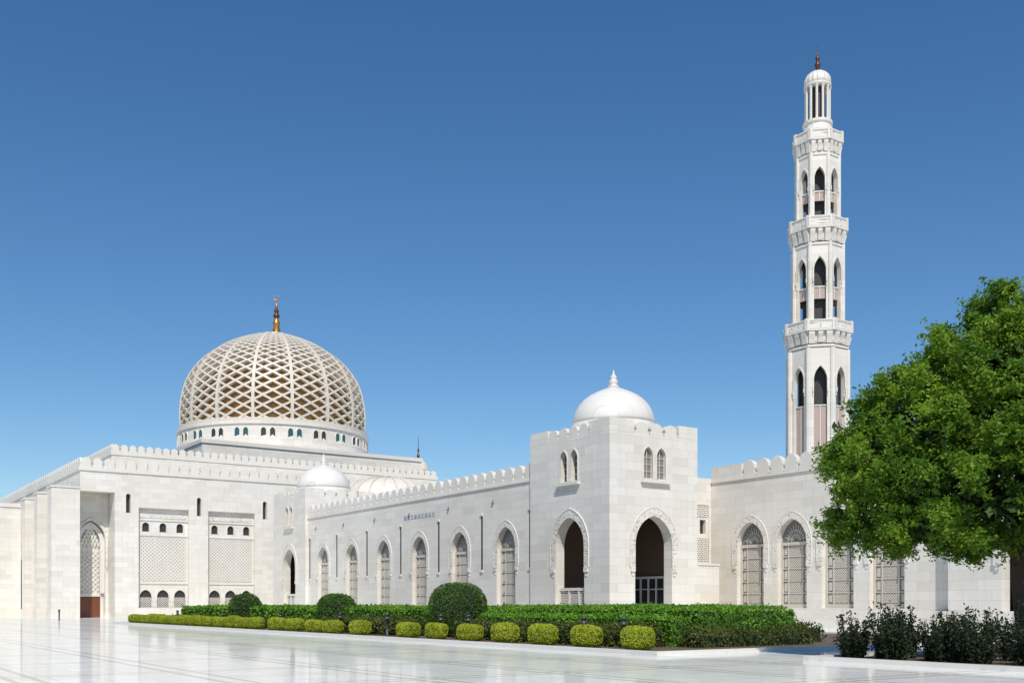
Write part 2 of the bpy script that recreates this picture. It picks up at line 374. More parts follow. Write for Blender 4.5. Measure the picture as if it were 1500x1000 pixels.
# ------------------------------------------------------------ corner pavilions
LA,LB=9.6,8.5
def pavilion():
    P={}
    L=frW(0,0);R=frS(0,0);t=.85
    b=MB()
    big=(4.6,3.5,1.3,5.9,8.0); bigR=(4.15,3.55,1.3,5.9,8.0)
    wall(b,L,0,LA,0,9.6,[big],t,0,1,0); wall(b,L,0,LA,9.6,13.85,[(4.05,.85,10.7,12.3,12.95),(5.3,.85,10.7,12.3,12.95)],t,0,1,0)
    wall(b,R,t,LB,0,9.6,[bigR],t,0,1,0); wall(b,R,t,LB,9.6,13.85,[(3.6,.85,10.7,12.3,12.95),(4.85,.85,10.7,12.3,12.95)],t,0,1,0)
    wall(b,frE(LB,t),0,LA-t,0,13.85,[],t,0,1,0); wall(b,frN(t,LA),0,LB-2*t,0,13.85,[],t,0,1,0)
    b.box(t,LB-t,t,LA-t,-.1,1.3,0); b.box(t,LB-t,t,LA-t,13.2,13.5,1)
    b.fbox(L,-.08,LA,0.0,.08,0,1.15,0); 
    zc=14.78
    b.box(0,2.3,0,2.3,13.86,zc,0); b.box(LB-1.9,LB,0,2.3,13.86,zc-.02,0); b.box(0,2.3,LA-2.3,LA,13.86,zc-.02,0); b.box(LB-1.9,LB,LA-2.3,LA,13.86,zc,0)
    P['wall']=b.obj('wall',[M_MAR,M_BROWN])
    P['b1']=batt(None,L,2.35,LA-2.35,13.86,.86,1.2,.4,-.02); P['b2']=batt(None,R,2.35,LB-1.95,13.86,.86,1.2,.4,-.02)
    P['b3']=batt(None,frE(LB,0),2.35,LA-2.35,13.86,.86,1.2,.4,-.02); P['b4']=batt(None,frN(0,LA),2.35,LB-1.95,13.86,.86,1.2,.4,-.02)
    for nm,fr,c,w in (('a',L,4.6,3.5),('b',R,4.15,3.55)):
        b=MB(); band(b,fr,c,w,5.9,8.0,.5,-.02,.05,4.3,0); band(b,fr,c,w+1.0,5.9,8.62,.06,-.02,.08,4.3,1,False)
        P['s'+nm]=b.obj('arch_surround',[M_CARV,M_PLAIN])
    b=MB(); b.fbox(L,2.86,6.34,-.62,-.38,2.62,2.84); b.fbox(L,2.86,6.34,-.62,-.38,1.3,1.5)
    for i in range(4):
        x=2.86+3.48*i/3
        b.fbox(L,max(2.86,x-.1),min(6.34,x+.1),-.6,-.4,1.5,2.62)
    for i in range(3):
        x=2.86+3.48*i/3+1.16/2
        lattice(b,L,x-.45,x+.45,1.55,2.6,.25,.08,-.53,-.47)
    P['bal']=b.obj('balustrade',[M_PLAIN])
    for nm,fr,cs in (('a',L,(4.05,5.3)),('b',R,(3.6,4.85))):
        for c in cs:
            b=MB(); poly=[(c-.425,10.7)]+[(c+x,z) for x,z in arch(.85,12.3,12.95)]+[(c+.425,10.7)]
            dd=0 if nm=='a' else .2
            b.prism(fr,poly,-.5+dd,-.44+dd,0)
            b.fbox(fr,c-.03,c+.03,-.43+dd,-.36+dd,10.7,12.8,1)
            for zz in (11.2,11.7,12.2): b.fbox(fr,c-.42,c+.42,-.43+dd,-.38+dd,zz-.025,zz+.025,1)
            P['w%s%.1f'%(nm,c)]=b.obj('upper_window',[M_DARK if nm=='a' else M_SCREEN,M_GRILLE])  # lit face gets the paler backing, other face dark: lighting set in colour
            b=MB(); band(b,fr,c,.85,12.3,12.95,.1,-.02,.05,10.72,0,False); P['wf%s%.1f'%(nm,c)]=b.obj('window_frame',[M_PLAIN])
        c=sum(cs)/2
        b=MB(); b.fbox(fr,c-1.35,c+1.35,-.02,.28,10.36,10.56); b.fbox(fr,c-1.2,c+1.2,-.02,.16,10.2,10.358)
        P['sill'+nm]=b.obj('window_sill',[M_PLAIN])
    b=MB(); fr=frW(LB-t-.02,2.5)
    b.fbox(fr,0,3.7,0,.05,1.3,3.6,1)
    for x in (0,.9,1.8,2.7,3.58): b.fbox(fr,x,x+.12,.05,.14,1.3,3.6,0)
    b.fbox(fr,0,3.7,.05,.16,3.6,3.78,0); b.fbox(fr,0,3.7,.05,.12,2.75,2.83,0)
    P['door']=b.obj('glazed_door',[M_PLAIN,M_GLASS])
    cx,cy=4.35,4.75
    b=MB(); b.lathe(cx,cy,[(3.2,13.4),(3.2,15.2),(3.1,15.25)],48)
    pr=[(3.08,15.25),(3.1,15.5),(3.04,15.9),(2.9,16.3),(2.66,16.72),(2.3,17.12),(1.85,17.46),(1.3,17.74),(.8,17.95),(.4,18.1),(.3,18.2)]
    b.lathe(cx,cy,pr,64)
    P['dome']=b.obj('dome',[M_DOME],smooth=True)
    b=MB(); b.lathe(cx,cy,[(.42,18.1),(.42,18.25),(.22,18.3),(.34,18.45),(.36,18.6),(.2,18.75),(.26,18.85),(.26,18.95),(.1,19.1),(.03,19.45)],16)
    P['fin']=b.obj('finial',[M_PLAIN],smooth=True)
    return P
PP=pavilion()
first=True
for (x,y,lab) in ((0,0,'white marble corner pavilion with dome and tall open arches'),(0,53.2,'distant domed marble pavilion at the far arcade end')):
    e=empty('corner_pavilion',(x,y,0),lab,'building','domed corner pavilions')
    for k,o in PP.items():
        ob=o if first else o.copy()
        if not first: COL.objects.link(ob)
        ob.matrix_parent_inverse=Matrix.Identity(4); ob.parent=e; ob.location=(0,0,0)
    first=False
# ------------------------------------------------------------ arcade wing
e=empty('arcade_wing',(.35,30,0),'long white marble arcade wall with arched lattice windows','building')
W=frW(.35,9.6); ln=43.6
b=MB()
PIPE=[10.1,17.09,24.23,31.37,38.51,45.65,52.75]
ops=[OPW(13.5+7.14*k-9.6) for k in range(6)]+[(c-9.6,.3,4.5,9.0,9.0) for c in PIPE]
wall(b,W,0,ln,0,11.2,ops,.8,0,0,0)
b.box(1.16,8.4,9.62,53.18,0,11.1,0)
b.fbox(W,0,ln,.0,.07,0,1.2,0)
b.fbox(W,0,ln,.0,.10,11.21,11.36,1); b.fbox(W,0,ln,-.8,0,11.21,11.34,1)
b.obj('wall',[M_MAR,M_PLAIN],e)
batt(e,W,0.02,ln,11.36,1.32,1.4,.45,-.02)
for k in range(6): add_window(.35,13.5+7.14*k,-math.pi/2,e)
for c in PIPE:
    b=MB(); c-=9.6
    b.fbox(W,c-.11,c+.11,-.2,.0,4.52,8.98); b.obj('downpipe',[M_DARK],e)
    for z0,z1 in ((9.02,9.2),(4.3,4.48)):
        b=MB(); b.fbox(W,c-.2,c+.2,-.02,.10,z0,z1); b.obj('pipe_bracket',[M_PLAIN],e)
for k in range(6):
    b=MB(); c=13.5+7.14*k-9.6+1.9; b.fbox(W,c-.09,c+.09,-.02,.02,10.0,10.2); b.fbox(W,c-.13,c+.13,.0,.12,9.88,9.98); b.obj('roof_spout',[M_SCREEN],e)
b=MB()
for k in range(9):
    c=24.9-9.6+k*.66
    b.fbox(W,c,c+.5,-.01,.025,9.55,9.62+.22*((k*7)%3)/2); b.fbox(W,c+.1,c+.22,-.01,.03,9.7,10.0); b.fbox(W,c+.3,c+.46,-.01,.028,9.75,9.92)
b.obj('blue_grey_marks',[M_BLUEGREY],e)  # row of small raised blue-grey marks on the wall
b=MB()
prof=[(1,13.6),(1,14.3),(.97,14.9),(.9,15.6),(.78,16.2),(.6,16.7),(.38,17.05),(.12,17.2)]
b.lathe(0,0,[(r*4.2,z) for r,z in prof],120)
for k in range(18):
    t=2*math.pi*k/18; pts=[];nr=[]
    for r,z in prof:
        pts.append(Vector((math.cos(t)*r*4.2,math.sin(t)*r*4.2,z+.06))); nr.append(Vector((math.cos(t)*r,math.sin(t)*r,1.1-r*.6)).normalized())
    b.strip([p+q*.1 for p,q in zip(pts,nr)],nr,.2,.3,1)
b.v=[(13.0+x*1.3,58+y,z) for x,y,z in b.v]
b.box(8.6,17.5,53.8,62.2,11,13.6)
b.obj('vaulted_roof',[M_PLAIN,M_LAT],e)

# ------------------------------------------------------------ link block and right wall wing
e=empty('courtyard_wing',(13.08,-8,0),'white marble courtyard wall with arched lattice windows','building')
WB=13.08
W=frW(WB,-18); ln=21.1
cs=[-1.0,-5.05,-9.1,-13.1]
b=MB(); wall(b,W,0,ln,1.2,11.2,[OPW(c+18) for c in cs],.8)
b.box(WB+.81,WB+4.5,-17.98,3.08,1.2,11.1,0)
b.box(WB-.0,WB+4.4,-18,3.05,0,1.2,0)
b.fbox(W,0,ln,0,.10,11.21,11.36,1); b.fbox(W,0,ln,-.8,0,11.21,11.34,1)
S=frS(8.6,3.12); wall(b,S,0,WB+.7-8.6,0,11.6,[(3.55,.62,7.2,8.3,8.3)],.7)
b.box(8.6,WB+.7,3.9,9,0,11.6,0)
b.box(8.52,10.9,.12,3.1,0,4.56,0); b.box(8.5,10.98,.06,3.08,4.562,4.7,1)
b.fbox(W,ln-3.2,ln,-.8,0,11.361,12.5,0)
b.obj('wall',[M_MAR,M_PLAIN],e)
batt(e,W,0.1,ln-3.25,11.36,1.32,1.4,.45,-.02)
b=MB()
fr=frS(8.6,3.12)
frame(b,fr,2.7,4.3,4.8,9.6,.14,-.02,.08,0); lattice(b,fr,2.84,4.16,4.94,6.9,.3,.08,.0,.05,0); lattice(b,fr,2.84,4.16,8.5,9.46,.3,.08,.0,.05,0)
b.fbox(fr,3.25,3.85,-.5,-.3,7.2,8.3,1)
b.obj('lattice_window',[M_PLAIN,M_DARK],e)
for c in cs: add_window(WB,c,-math.pi/2,e)
b=MB(); b.box(12.2,WB-.004,-18,.1,0,1.2); b.box(11.7,12.196,-18,.1,0,.8); b.box(11.2,11.696,-18,.1,0,.4); b.obj('plinth_steps',[M_MAR],e)
# end tower, mostly behind the tree
e=empty('end_tower',(12,-23,0),'white marble end tower with dark doorway behind the tree','building')
b=MB(); W=frW(12.3,-28); wall(b,W,0,9.9,0,12.6,[(4.6,3.6,1.2,5.9,8.0)],.9,0,1,0)
wall(b,frS(13.2,-28),0,7.6,0,12.6,[],.9,0,1,0); wall(b,frE(21.7,-28),0,9.9,0,12.6,[],.9,0,1,0); wall(b,frN(13.2,-18.1),0,7.6,0,12.6,[],.9,0,1,0)
b.box(13.2,20.8,-27.1,-19,12.2,12.5,1); b.box(13.2,20.8,-27.1,-19,0,1.2,0)
b.box(12.2,12.296,-28,-18.1,0,1.2,0)
b.obj('wall',[M_MAR,M_BROWN],e)
batt(e,W,.1,9.8,12.6,.9,1.1,.4,-.02)
b=MB(); band(b,W,4.6,3.6,5.9,8.0,.5,-.02,.1,4.3,0); b.obj('arch_surround',[M_CARV],e)

# ------------------------------------------------------------ minaret
MX,MY=20.68,-1.17
e=empty('minaret',(MX,MY,0),'tall white marble octagonal minaret with three balconies','tower')
C8=math.cos(math.pi/8);T8=math.tan(math.pi/8)
def octf(ap,k):
    t=k*math.pi/4; nx,ny=math.cos(t),math.sin(t)
    return lambda x,d,z:(MX+nx*(ap+d)-ny*x, MY+ny*(ap+d)+nx*x, z)
def shaft(nm,ap,z0,z1,op,colr):
    b=MB(); L=2*ap*T8
    for k in range(8):
        fr=octf(ap,k); wall(b,fr,-L/2,L/2,z0,z1,[(0,)+op] if op else [],.34,0,0,0,caps=(0,0,1,1))
        t=(k+.5)*math.pi/4; R=(ap-.02)/C8
        b.lathe(MX+math.cos(t)*R,MY+math.sin(t)*R,[(colr,z0),(colr,z1)],8)
        if op: band(b,fr,0,op[0],op[2],op[3],.12,-.02,.07,op[2]-.6,0,True)
    b.obj(nm,[M_MAR],e)
    if op:
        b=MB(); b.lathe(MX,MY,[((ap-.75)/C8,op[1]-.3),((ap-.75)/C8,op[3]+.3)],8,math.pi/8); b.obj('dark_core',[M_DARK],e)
A1,A2,A3=2.22,1.88,1.60
shaft('shaft',A1,0,21.7,(1.0,12.0,19.2,20.3),.21)
shaft('shaft',A2,23.4,30.1,(.92,23.9,27.9,28.95),.17)
shaft('shaft',A3,31.9,37.3,(.80,32.3,35.2,36.1),.15)
for ap,w,pans in ((A1,.49,[(12.05,17.2)]),(A2,.45,[(25.7,26.6)]),(A3,.39,[(33.5,34.2)])):
    for k in range(8):
        fr=octf(ap,k)
        for z0,z1 in pans:
            b=MB(); b.fbox(fr,-w,w,-.33,-.26,z0,z1,0); 
            b.fbox(fr,-w,w,-.33,-.2,z1+.002,z1+.09,1)
            b.fbox(fr,-.03,.03,-.25,-.21,z0,z1,1)
            b.obj('recessed_panel',[M_PINK,M_PLAIN],e)
def balcony(ap0,ap1,z0,z1,apn):
    b=MB(); h=z1-z0; q=lambda r:r/C8; p8=math.pi/8
    b.lathe(MX,MY,[(q(ap0-.05),z0-.35),(q(ap0+.05),z0-.3),(q(ap0+.05),z0-.15),(q(ap0-.05),z0-.1)],8,p8,0)
    b.lathe(MX,MY,[(q(ap0-.05),z0),(q(ap0+.02),z0+.1*h),(q(ap0+.06),z0+.35*h),(q(ap0+.08),z0+.5*h)],8,p8,0)
    for k in range(8):
        fr=octf(ap0,k); L=2*ap0*T8
        for i in (-1,0,1):
            x=i*L*.36; hw=L*(.12 if i else .10)
            dz=.0 if i else .06*h
            b.prism(lambda a,d,z,fr=fr,x=x:fr(x+d,a,z),[(-.05,z0+dz),(-.05,z0+.5*h),(ap1-ap0-.06,z0+.5*h),(ap1-ap0-.06,z0+.38*h),((ap1-ap0)*.5,z0+.16*h+dz),(.1,z0-.08+dz)],-hw,hw,0)
    b.lathe(MX,MY,[(q(ap0-.1),z0+.5*h),(q(ap1),z0+.5*h),(q(ap1),z0+.57*h),(q(ap1-.06),z0+.57*h),(q(ap1-.06),z1-.1),(q(ap1),z1-.1),(q(ap1),z1),(q(apn),z1+.001)],8,p8,0)
    b.obj('balcony',[M_PLAIN],e)
    for k in range(8):
        b=MB()
        fr=octf(ap1-.06,k); L=2*(ap1-.06)*T8
        b.fbox(fr,-L/2+.1,L/2-.1,-.01,.006,z0+.59*h,z1-.11,1)
        frame(b,fr,-L/2+.06,L/2-.06,z0+.59*h,z1-.11,.06,-.01,.03)
        for s in (-1,1): b.fbox(fr,s*(L/2-.1)-.09,s*(L/2-.1)+.09,-.1,.08,z0+.52*h,z1+.08)
        b.obj('balcony_parapet',[M_PLAIN,M_CARV],e)
balcony(A1+.02,2.60,22.1,23.85,A2)
balcony(A2+.02,2.25,30.2,32.05,A3)
balcony(A3+.02,1.90,37.35,39.0,1.1)
b=MB(); b.lathe(MX,MY,[(1.28,38.8),(1.28,39.4),(1.16,39.5),(1.06,39.9),(1.18,40.0),(1.18,40.2),(.95,40.22),(.95,40.3)],16,0)
b.lathe(MX,MY,[(1.02,42.95),(1.08,43.05),(1.08,43.2),(1.0,43.25)],24)
for k in range(12):
    t=k*math.pi/6+.1; b.lathe(MX+math.cos(t)*.92,MY+math.sin(t)*.92,[(.14,40.2),(.10,40.4),(.10,42.75),(.16,42.98)],8)
b.obj('lantern',[M_PLAIN],e)
b=MB(); b.lathe(MX,MY,[(.6,40.2),(.6,43.05)],16); b.obj('lantern_core',[M_DARK],e)
b=MB(); b.lathe(MX,MY,[(1.02,43.2),(1.07,43.4),(1.04,43.7),(.89,44.0),(.61,44.24),(.3,44.38),(.12,44.42)],64,mod=lambda t:1-.09*abs(math.sin(8*t))**3); b.obj('ribbed_dome',[M_PLAIN],e,True)
b=MB(); b.lathe(MX,MY,[(.16,44.3),(.1,44.5),(.18,44.7),(.24,44.95),(.13,45.1),(.1,45.2),(.17,45.35),(.17,45.5),(.06,45.65),(.035,46.1),(.015,46.45)],12); b.obj('finial',[M_BRONZE],e,True)

# ------------------------------------------------------------ prayer hall
e=empty('prayer_hall',(10,100,0),'large white marble prayer hall with gold lattice dome','mosque')
AF=76
b=MB()
S=frS(0,AF)
bays=[-9.15,-.45,8.3]; slots=[-13.5,-4.75,4.0]
wall(b,S,-15.1,45,0,15.3,[(c,6.2,.0,13.6,13.6) for c in bays]+[(c,.55,12.9,15.0,15.25) for c in slots],.9)
b.box(-15.1,45,AF+.92,AF+14,0,15.28,0)
b.box(-19.1,45,AF,AF+14,15.3,18.2,0)
b.box(-19.1,-15.11,AF+4.4,AF+14,0,15.28,0)
wall(b,frS(0,AF+3),-19.1,-15.12,0,15.28,[(-17.15,3.3,0,9.6,12.0)],.85)
b.box(-19.25,45,AF-.14,AF-.004,17.75,18.2,1); b.box(-19.24,-19.104,AF,150,17.75,18.2,1)
b.box(-19.1,-12,AF+14,150,0,18.2,0)
b.fbox(S,-15.1,45,0,.1,0,1.2,0)
for k in range(8):
    a0=AF+8.75*k
    b.box(-22.3,-19.104,a0,a0+2.4,0,15.55,0)
    b.box(-22.4,-19.104,a0-.1,a0+2.5,15.554,15.75,1)
    b.box(-22.4,-19.9,a0-.08,a0+2.48,0,1.0,0)
b.box(-12.9,36.7,86.9,150,15,21.9,0); b.box(-13.0,36.8,86.8,150.1,21.4,21.9,1)
b.box(36.7,61.5,112,150,0,22.6,0)
b.box(4.8,43.8,104.5,143.5,21.9,26.8,0); b.box(4.6,44,104.3,143.7,26.802,27.4,1)
b.obj('wall',[M_MAR,M_PLAIN],e)
batt(e,S,-19.05,45,18.2,1.2,1.3,.4,-.02); batt(e,frW(-19.1,AF),.1,74,18.2,1.2,1.3,.4,-.02)
batt(e,frS(0,86.9),-12.9,36.7,21.9,.95,1.1,.4,-.02); batt(e,frW(-12.9,86.9),.1,63,21.9,.95,1.1,.4,-.02)
b=MB(); b.fbox(frS(0,86.9),-12.9,36.7,-.01,.03,19.8,20.5); b.obj('ornament_frieze',[M_CARV],e)
b=MB(); b.fbox(frW(-12.9,86.9),0,63,-.01,.03,19.8,20.5); b.obj('ornament_frieze',[M_CARV],e)
def baymesh():
    o=[]
    b=MB(); fr=FL
    xs=(-2.12,0,2.12)
    wall(b,fr,-3.1,3.1,0,4.4,[(x,1.45,1.3,2.6,3.45) for x in xs],.25,caps=(0,0,0,0))
    wall(b,fr,-3.1,3.1,4.4,10.3,[],.25,caps=(0,0,0,0))
    wall(b,fr,-3.1,3.1,10.3,12.3,[(x,.85,10.7,11.4,11.85) for x in xs],.25,caps=(0,0,0,0))
    wall(b,fr,-3.1,3.1,12.3,13.6,[],.25,caps=(0,0,0,0))
    b.fbox(fr,-3.1,3.1,0,.12,4.2,4.42); b.fbox(fr,-3.1,3.1,0,.12,12.1,12.3); b.fbox(fr,-3.1,3.1,0,.1,10.2,10.34)
    o.append(b.obj('screen_wall',[M_MAR]))
    b=MB(); b.fbox(fr,-3.0,3.0,0,.06,12.42,13.4); o.append(b.obj('ornament_frieze',[M_CARV]))
    for x in (-1.95,0,1.95): 
        b=MB()
        b.fbox(fr,x-.96,x+.96,.0,.012,4.6,10.05,1)
        frame(b,fr,x-.96,x+.96,4.6,10.05,.07,0,.06); lattice(b,fr,x-.88,x+.88,4.68,9.97,.44,.14,0.013,.05)
        o.append(b.obj('stone_lattice',[M_PLAIN,M_PALE]))
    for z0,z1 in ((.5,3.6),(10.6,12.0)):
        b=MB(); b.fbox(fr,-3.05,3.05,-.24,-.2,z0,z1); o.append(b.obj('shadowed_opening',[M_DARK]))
    for x in xs:
        b=MB(); band(b,fr,x,1.45,2.6,3.45,.18,-.01,.06,2.0,0,False); o.append(b.obj('arch_surround',[M_PLAIN]))
        b=MB(); band(b,fr,x,.85,11.4,11.85,.1,-.01,.05,10.72,0,False); o.append(b.obj('arch_surround',[M_PLAIN]))
        b=MB(); lattice(b,fr,x-.72,x+.72,1.35,2.5,.3,.07,-.18,-.12); o.append(b.obj('low_grille',[M_PLAIN]))
    return o
BP=baymesh()
for i,c in enumerate(bays):
    for s in BP: placed(s,c,AF+.55,0,e,first=(i==0))
for c in slots:
    b=MB(); b.fbox(S,c-.27,c+.27,-.6,-.5,12.9,15.2); b.obj('slot_window',[M_DARK],e)
    b=MB(); band(b,S,c,.55,15.0,15.25,.12,-.01,.05,12.92,0,False) ; b.obj('slot_frame',[M_PLAIN],e)
fr=frS(0,AF+3)
b=MB(); band(b,fr,-17.15,3.3,9.6,12.0,.28,-.02,.12,6.5,0); b.obj('arch_surround',[M_CARV],e)
b=MB(); b.box(-19.0,-15.3,AF+4.1,AF+4.35,2.9,12.4,1)
lattice(b,frS(0,AF+4.1),-18.7,-15.6,3.1,8.2,.6,.10,-.01,.05)
band(b,frS(0,AF+3.55),-17.15,2.3,9.3,11.2,.5,-.3,.0,3.0,0,False)
for i in range(6):
    z=8.9+i*.45; 
    for j in range(6-i):
        x=-17.15+(j-(5-i)/2)*.42
        b.lathe(x,AF+4.05-.08*i,[(.06,z-.25),(.18,z),(.2,z+.28),(.2,z+.43)],8)
b.obj('niche_muqarnas',[M_PLAIN,M_MAR],e)
b=MB(); b.box(-18.5,-15.9,AF+4.0,AF+4.1,0,2.6,0); b.box(-17.2,-17.1,AF+3.96,AF+4.0,0,2.5,0); b.box(-18.8,-15.5,AF+3.9,AF+4.1,2.61,2.95,1)
b.box(-18.8,-18.504,AF+3.9,AF+4.1,0,2.6,1);b.box(-15.896,-15.5,AF+3.9,AF+4.1,0,2.6,1); b.obj('wooden_door',[M_WOOD,M_PLAIN],e)
for k in range(7):
    a0=AF+8.75*k+2.4; f2=frW(-19.12,a0)
    b=MB(); frame(b,f2,1.2,5.2,1.0,3.6,.2,0,.15); lattice(b,f2,1.4,5.0,1.2,3.4,.5,.12,0,.1); b.fbox(f2,1.2,5.2,-.01,.02,1.0,3.6,1); b.obj('side_grille',[M_PLAIN,M_SCREEN],e)
    b=MB(); b.fbox(f2,2.7,3.7,0,.03,10.5,13.2); b.obj('side_window',[M_DARK],e)
# drum
DX,DY=24.3,124.1
DR=16.75; dz=-.35
b=MB(); b.lathe(DX,DY,[(17.4,27.2),(17.4,28.3),(DR+.1,28.5),(DR,31.2),(DR,31.5),(DR+.25,31.6),(DR+.25,32.1),(16.4,32.2)],96)
b.obj('drum',[M_MAR],e)
for k in range(72):
    if k%3==2: continue
    t=2*math.pi*(k+.5)/72; n_=(math.cos(t),math.sin(t))
    f3=lambda x,d,z,n_=n_:(DX+n_[0]*(DR+.02+d)-n_[1]*x,DY+n_[1]*(DR+.02+d)+n_[0]*x,z+dz)
    if n_[0]*(-.4)+n_[1]*(-.9)<-.25: continue
    b=MB(); poly=[(-.42,29.6)]+[(x,z) for x,z in arch(.84,30.8,31.35)]+[(.42,29.6)]
    b.prism(f3,poly,-.05,.03,0); band(b,f3,0,.84,30.8,31.35,.14,-.03,.12,29.62,1,False)
    b.obj('drum_window',[M_TEAL if k%6>2 else M_DARK,M_PLAIN],e)
ctrl=[(16.3,32.6),(16.45,34.5),(16.4,36.6),(16.1,38.8),(15.45,41.2),(14.35,43.3),(12.75,45.3),(10.7,47.05),(8.2,48.55),(5.6,49.7),(3.4,50.45),(1.6,50.8)]
ctrl=[(r,z+dz) for r,z in ctrl]
def catm(P,n=12):
    out=[]
    for i in range(len(P)-1):
        p0=P[max(0,i-1)];p1=P[i];p2=P[i+1];p3=P[min(len(P)-1,i+2)]
        for j in range(n):
            t=j/n
            out.append(tuple(.5*((2*p1[q])+(-p0[q]+p2[q])*t+(2*p0[q]-5*p1[q]+4*p2[q]-p3[q])*t*t+(-p0[q]+3*p1[q]-3*p2[q]+p3[q])*t**3) for q in range(2)))
    out.append(P[-1]); return out
prof=catm(ctrl)
cum=[0]
for i in range(1,len(prof)): cum.append(cum[-1]+math.hypot(prof[i][0]-prof[i-1][0],prof[i][1]-prof[i-1][1]))
PR=[p[0] for p in prof];PZ=[p[1] for p in prof]
def at(s):
    s=max(0,min(s,cum[-1]))
    r=float(np.interp(s,cum,PR)); z=float(np.interp(s,cum,PZ))
    s2=min(cum[-1],s+.15);s1=max(0,s-.15)
    dr=float(np.interp(s2,cum,PR)-np.interp(s1,cum,PR)); dzz=float(np.interp(s2,cum,PZ)-np.interp(s1,cum,PZ))
    L=math.hypot(dr,dzz) or 1
    return r,z,dzz/L,-dr/L
b=MB(); b.lathe(DX,DY,[(r*.95,z-.5) for r,z in prof[::4]],64); b.obj('inner_dome',[M_INGOLD],e,True)
def P3(t,s):
    r,z,nr,nz=at(s); c,sn=math.cos(t),math.sin(t)
    return Vector((DX+r*c,DY+r*sn,z)),Vector((nr*c,nr*sn,nz))
b=MB()
Smax=cum[-1]-1.6
rows=[0.]
while rows[-1]<Smax:
    r=at(rows[-1])[0]; rows.append(rows[-1]+.052*max(r,5.5))
nd=32; dth=math.pi/nd
for k in range(nd):
    for sg in (-1,1):
        pts=[];nr=[]
        for j,s in enumerate(rows):
            p,n_=P3(2*math.pi*k/nd+sg*dth*j,s); pts.append(p);nr.append(n_)
            if j<len(rows)-1:
                p,n_=P3(2*math.pi*k/nd+sg*dth*(j+.5),(s+rows[j+1])/2); pts.append(p);nr.append(n_)
        b.strip(pts,nr,.34,.6)
for k in range(16):
    t=2*math.pi*(k+.5)/16; pts=[];nr=[]
    for j in range(50):
        p,n_=P3(t,cum[-1]*j/49); pts.append(p+n_*.12);nr.append(n_)
    b.strip(pts,nr,.5,.7)
b.lathe(DX,DY,[(16.65,32.4+dz),(16.7,32.6+dz),(16.7,33.0+dz),(16.4,33.1+dz)],96)
zt0=50.8+dz
b.lathe(DX,DY,[(3.3,zt0-.55),(3.2,zt0-.2),(2.4,zt0+.1),(1.6,zt0+.25),(.9,zt0+.3)],32)
b.obj('dome_lattice',[M_LAT],e)
F=zt0+.1
b=MB(); b.lathe(DX+.4,DY,[(.75,F),(.75,F+.35),(.6,F+.55),(.75,F+1.0),(.5,F+1.5),(.66,F+1.9),(.66,F+2.3),(.4,F+2.7),(.4,F+3.1)],16,m=0)
b.lathe(DX+.4,DY,[(.36,F+3.1),(.6,F+3.4),(.6,F+3.6),(.3,F+4.0),(.42,F+4.3),(.42,F+4.5),(.2,F+4.9)],16,m=1)
b.lathe(DX+.4,DY,[(.18,F+4.9),(.3,F+5.2),(.14,F+5.5),(.1,F+6.4)],12,m=0)
pts=[];rs=[]
for j in range(15):
    q=rad(125+290*j/14)
    pts.append((DX+.4+math.cos(q)*.5*.82,DY-math.cos(q)*.5*.57,F+6.85+math.sin(q)*.52)); rs.append(.03+.12*math.sin(math.pi*j/14))
b.tube(pts,rs,6,0)
b.obj('crescent_finial',[M_GOLD,M_BRONZE],e,True)
b=MB(); b.lathe(51.3,119,[(2.0,22.6),(2.0,27.3)],8); b.lathe(51.3,119,[(2.0,27.3),(2.0,27.7),(1.7,28.5),(1.1,29.2),(.4,29.7),(.2,29.8)],24); b.lathe(51.3,119,[(.2,29.7),(.3,30.2),(.1,30.8),(.2,31.3),(.06,31.8),(.04,33.9)],8,m=1)
b.obj('roof_cupola',[M_LAT,M_BRONZE],e)
b=MB(); W0=frS(-75,96); wall(b,W0,0,52.6,0,15.0,[],1.0,0,0,0); b.fbox(W0,0,52.6,0,.12,14.6,15.1,1)
o=b.obj('boundary_wall',[M_MAR,M_PLAIN],None,loc=(-48,96,0)); tag(o,'plain high white marble wall beside the prayer hall','wall')

# ------------------------------------------------------------ ground
def sheet(name,x0,x1,y0,y1,z,mat,label=None):
    b=MB(); b.quad((x0,y0,z),(x1,y0,z),(x1,y1,z),(x0,y1,z)); o=b.obj(name,[mat]); o['kind']='structure'; 
    for p in o.data.polygons:
        if p.normal.z<0: o.data.flip_normals(); break
    o['label']=label or name; o['category']='ground'
    return o
sheet('ground',-1500,1500,-1500,1500,-.012,M_GROUND,'pale flat ground around the mosque')
sheet('plaza',-200,90,-120,180,0,M_PLAZA,'polished white marble paving of the mosque court')
sheet('garden_soil',-24.45,-1.5,-31.7,37,.05,M_SOIL,'dark earth of the garden bed')
sheet('garden_soil',-22.8,8,-60,-36.5,.05,M_SOIL,'dark earth of the garden bed under the tree')
def kerb(x0,x1,y0,y1,lab):
    b=MB(); w=.2;h=.13
    b.box(x0,x0+w,y0,y1,0,h);b.box(x1-w,x1,y0,y1,0,h);b.box(x0+w,x1-w,y0,y0+w,0,h);b.box(x0+w,x1-w,y1-w,y1,0,h)
    o=b.obj('kerb',[M_KERB]);o['kind']='structure';o['label']=lab;o['category']='kerb'
kerb(-24.6,-1.3,-31.9,37.2,'white marble kerb around the clipped hedge bed'); kerb(-22.95,8.2,-60.2,-36.3,'white marble kerb around the tree bed')

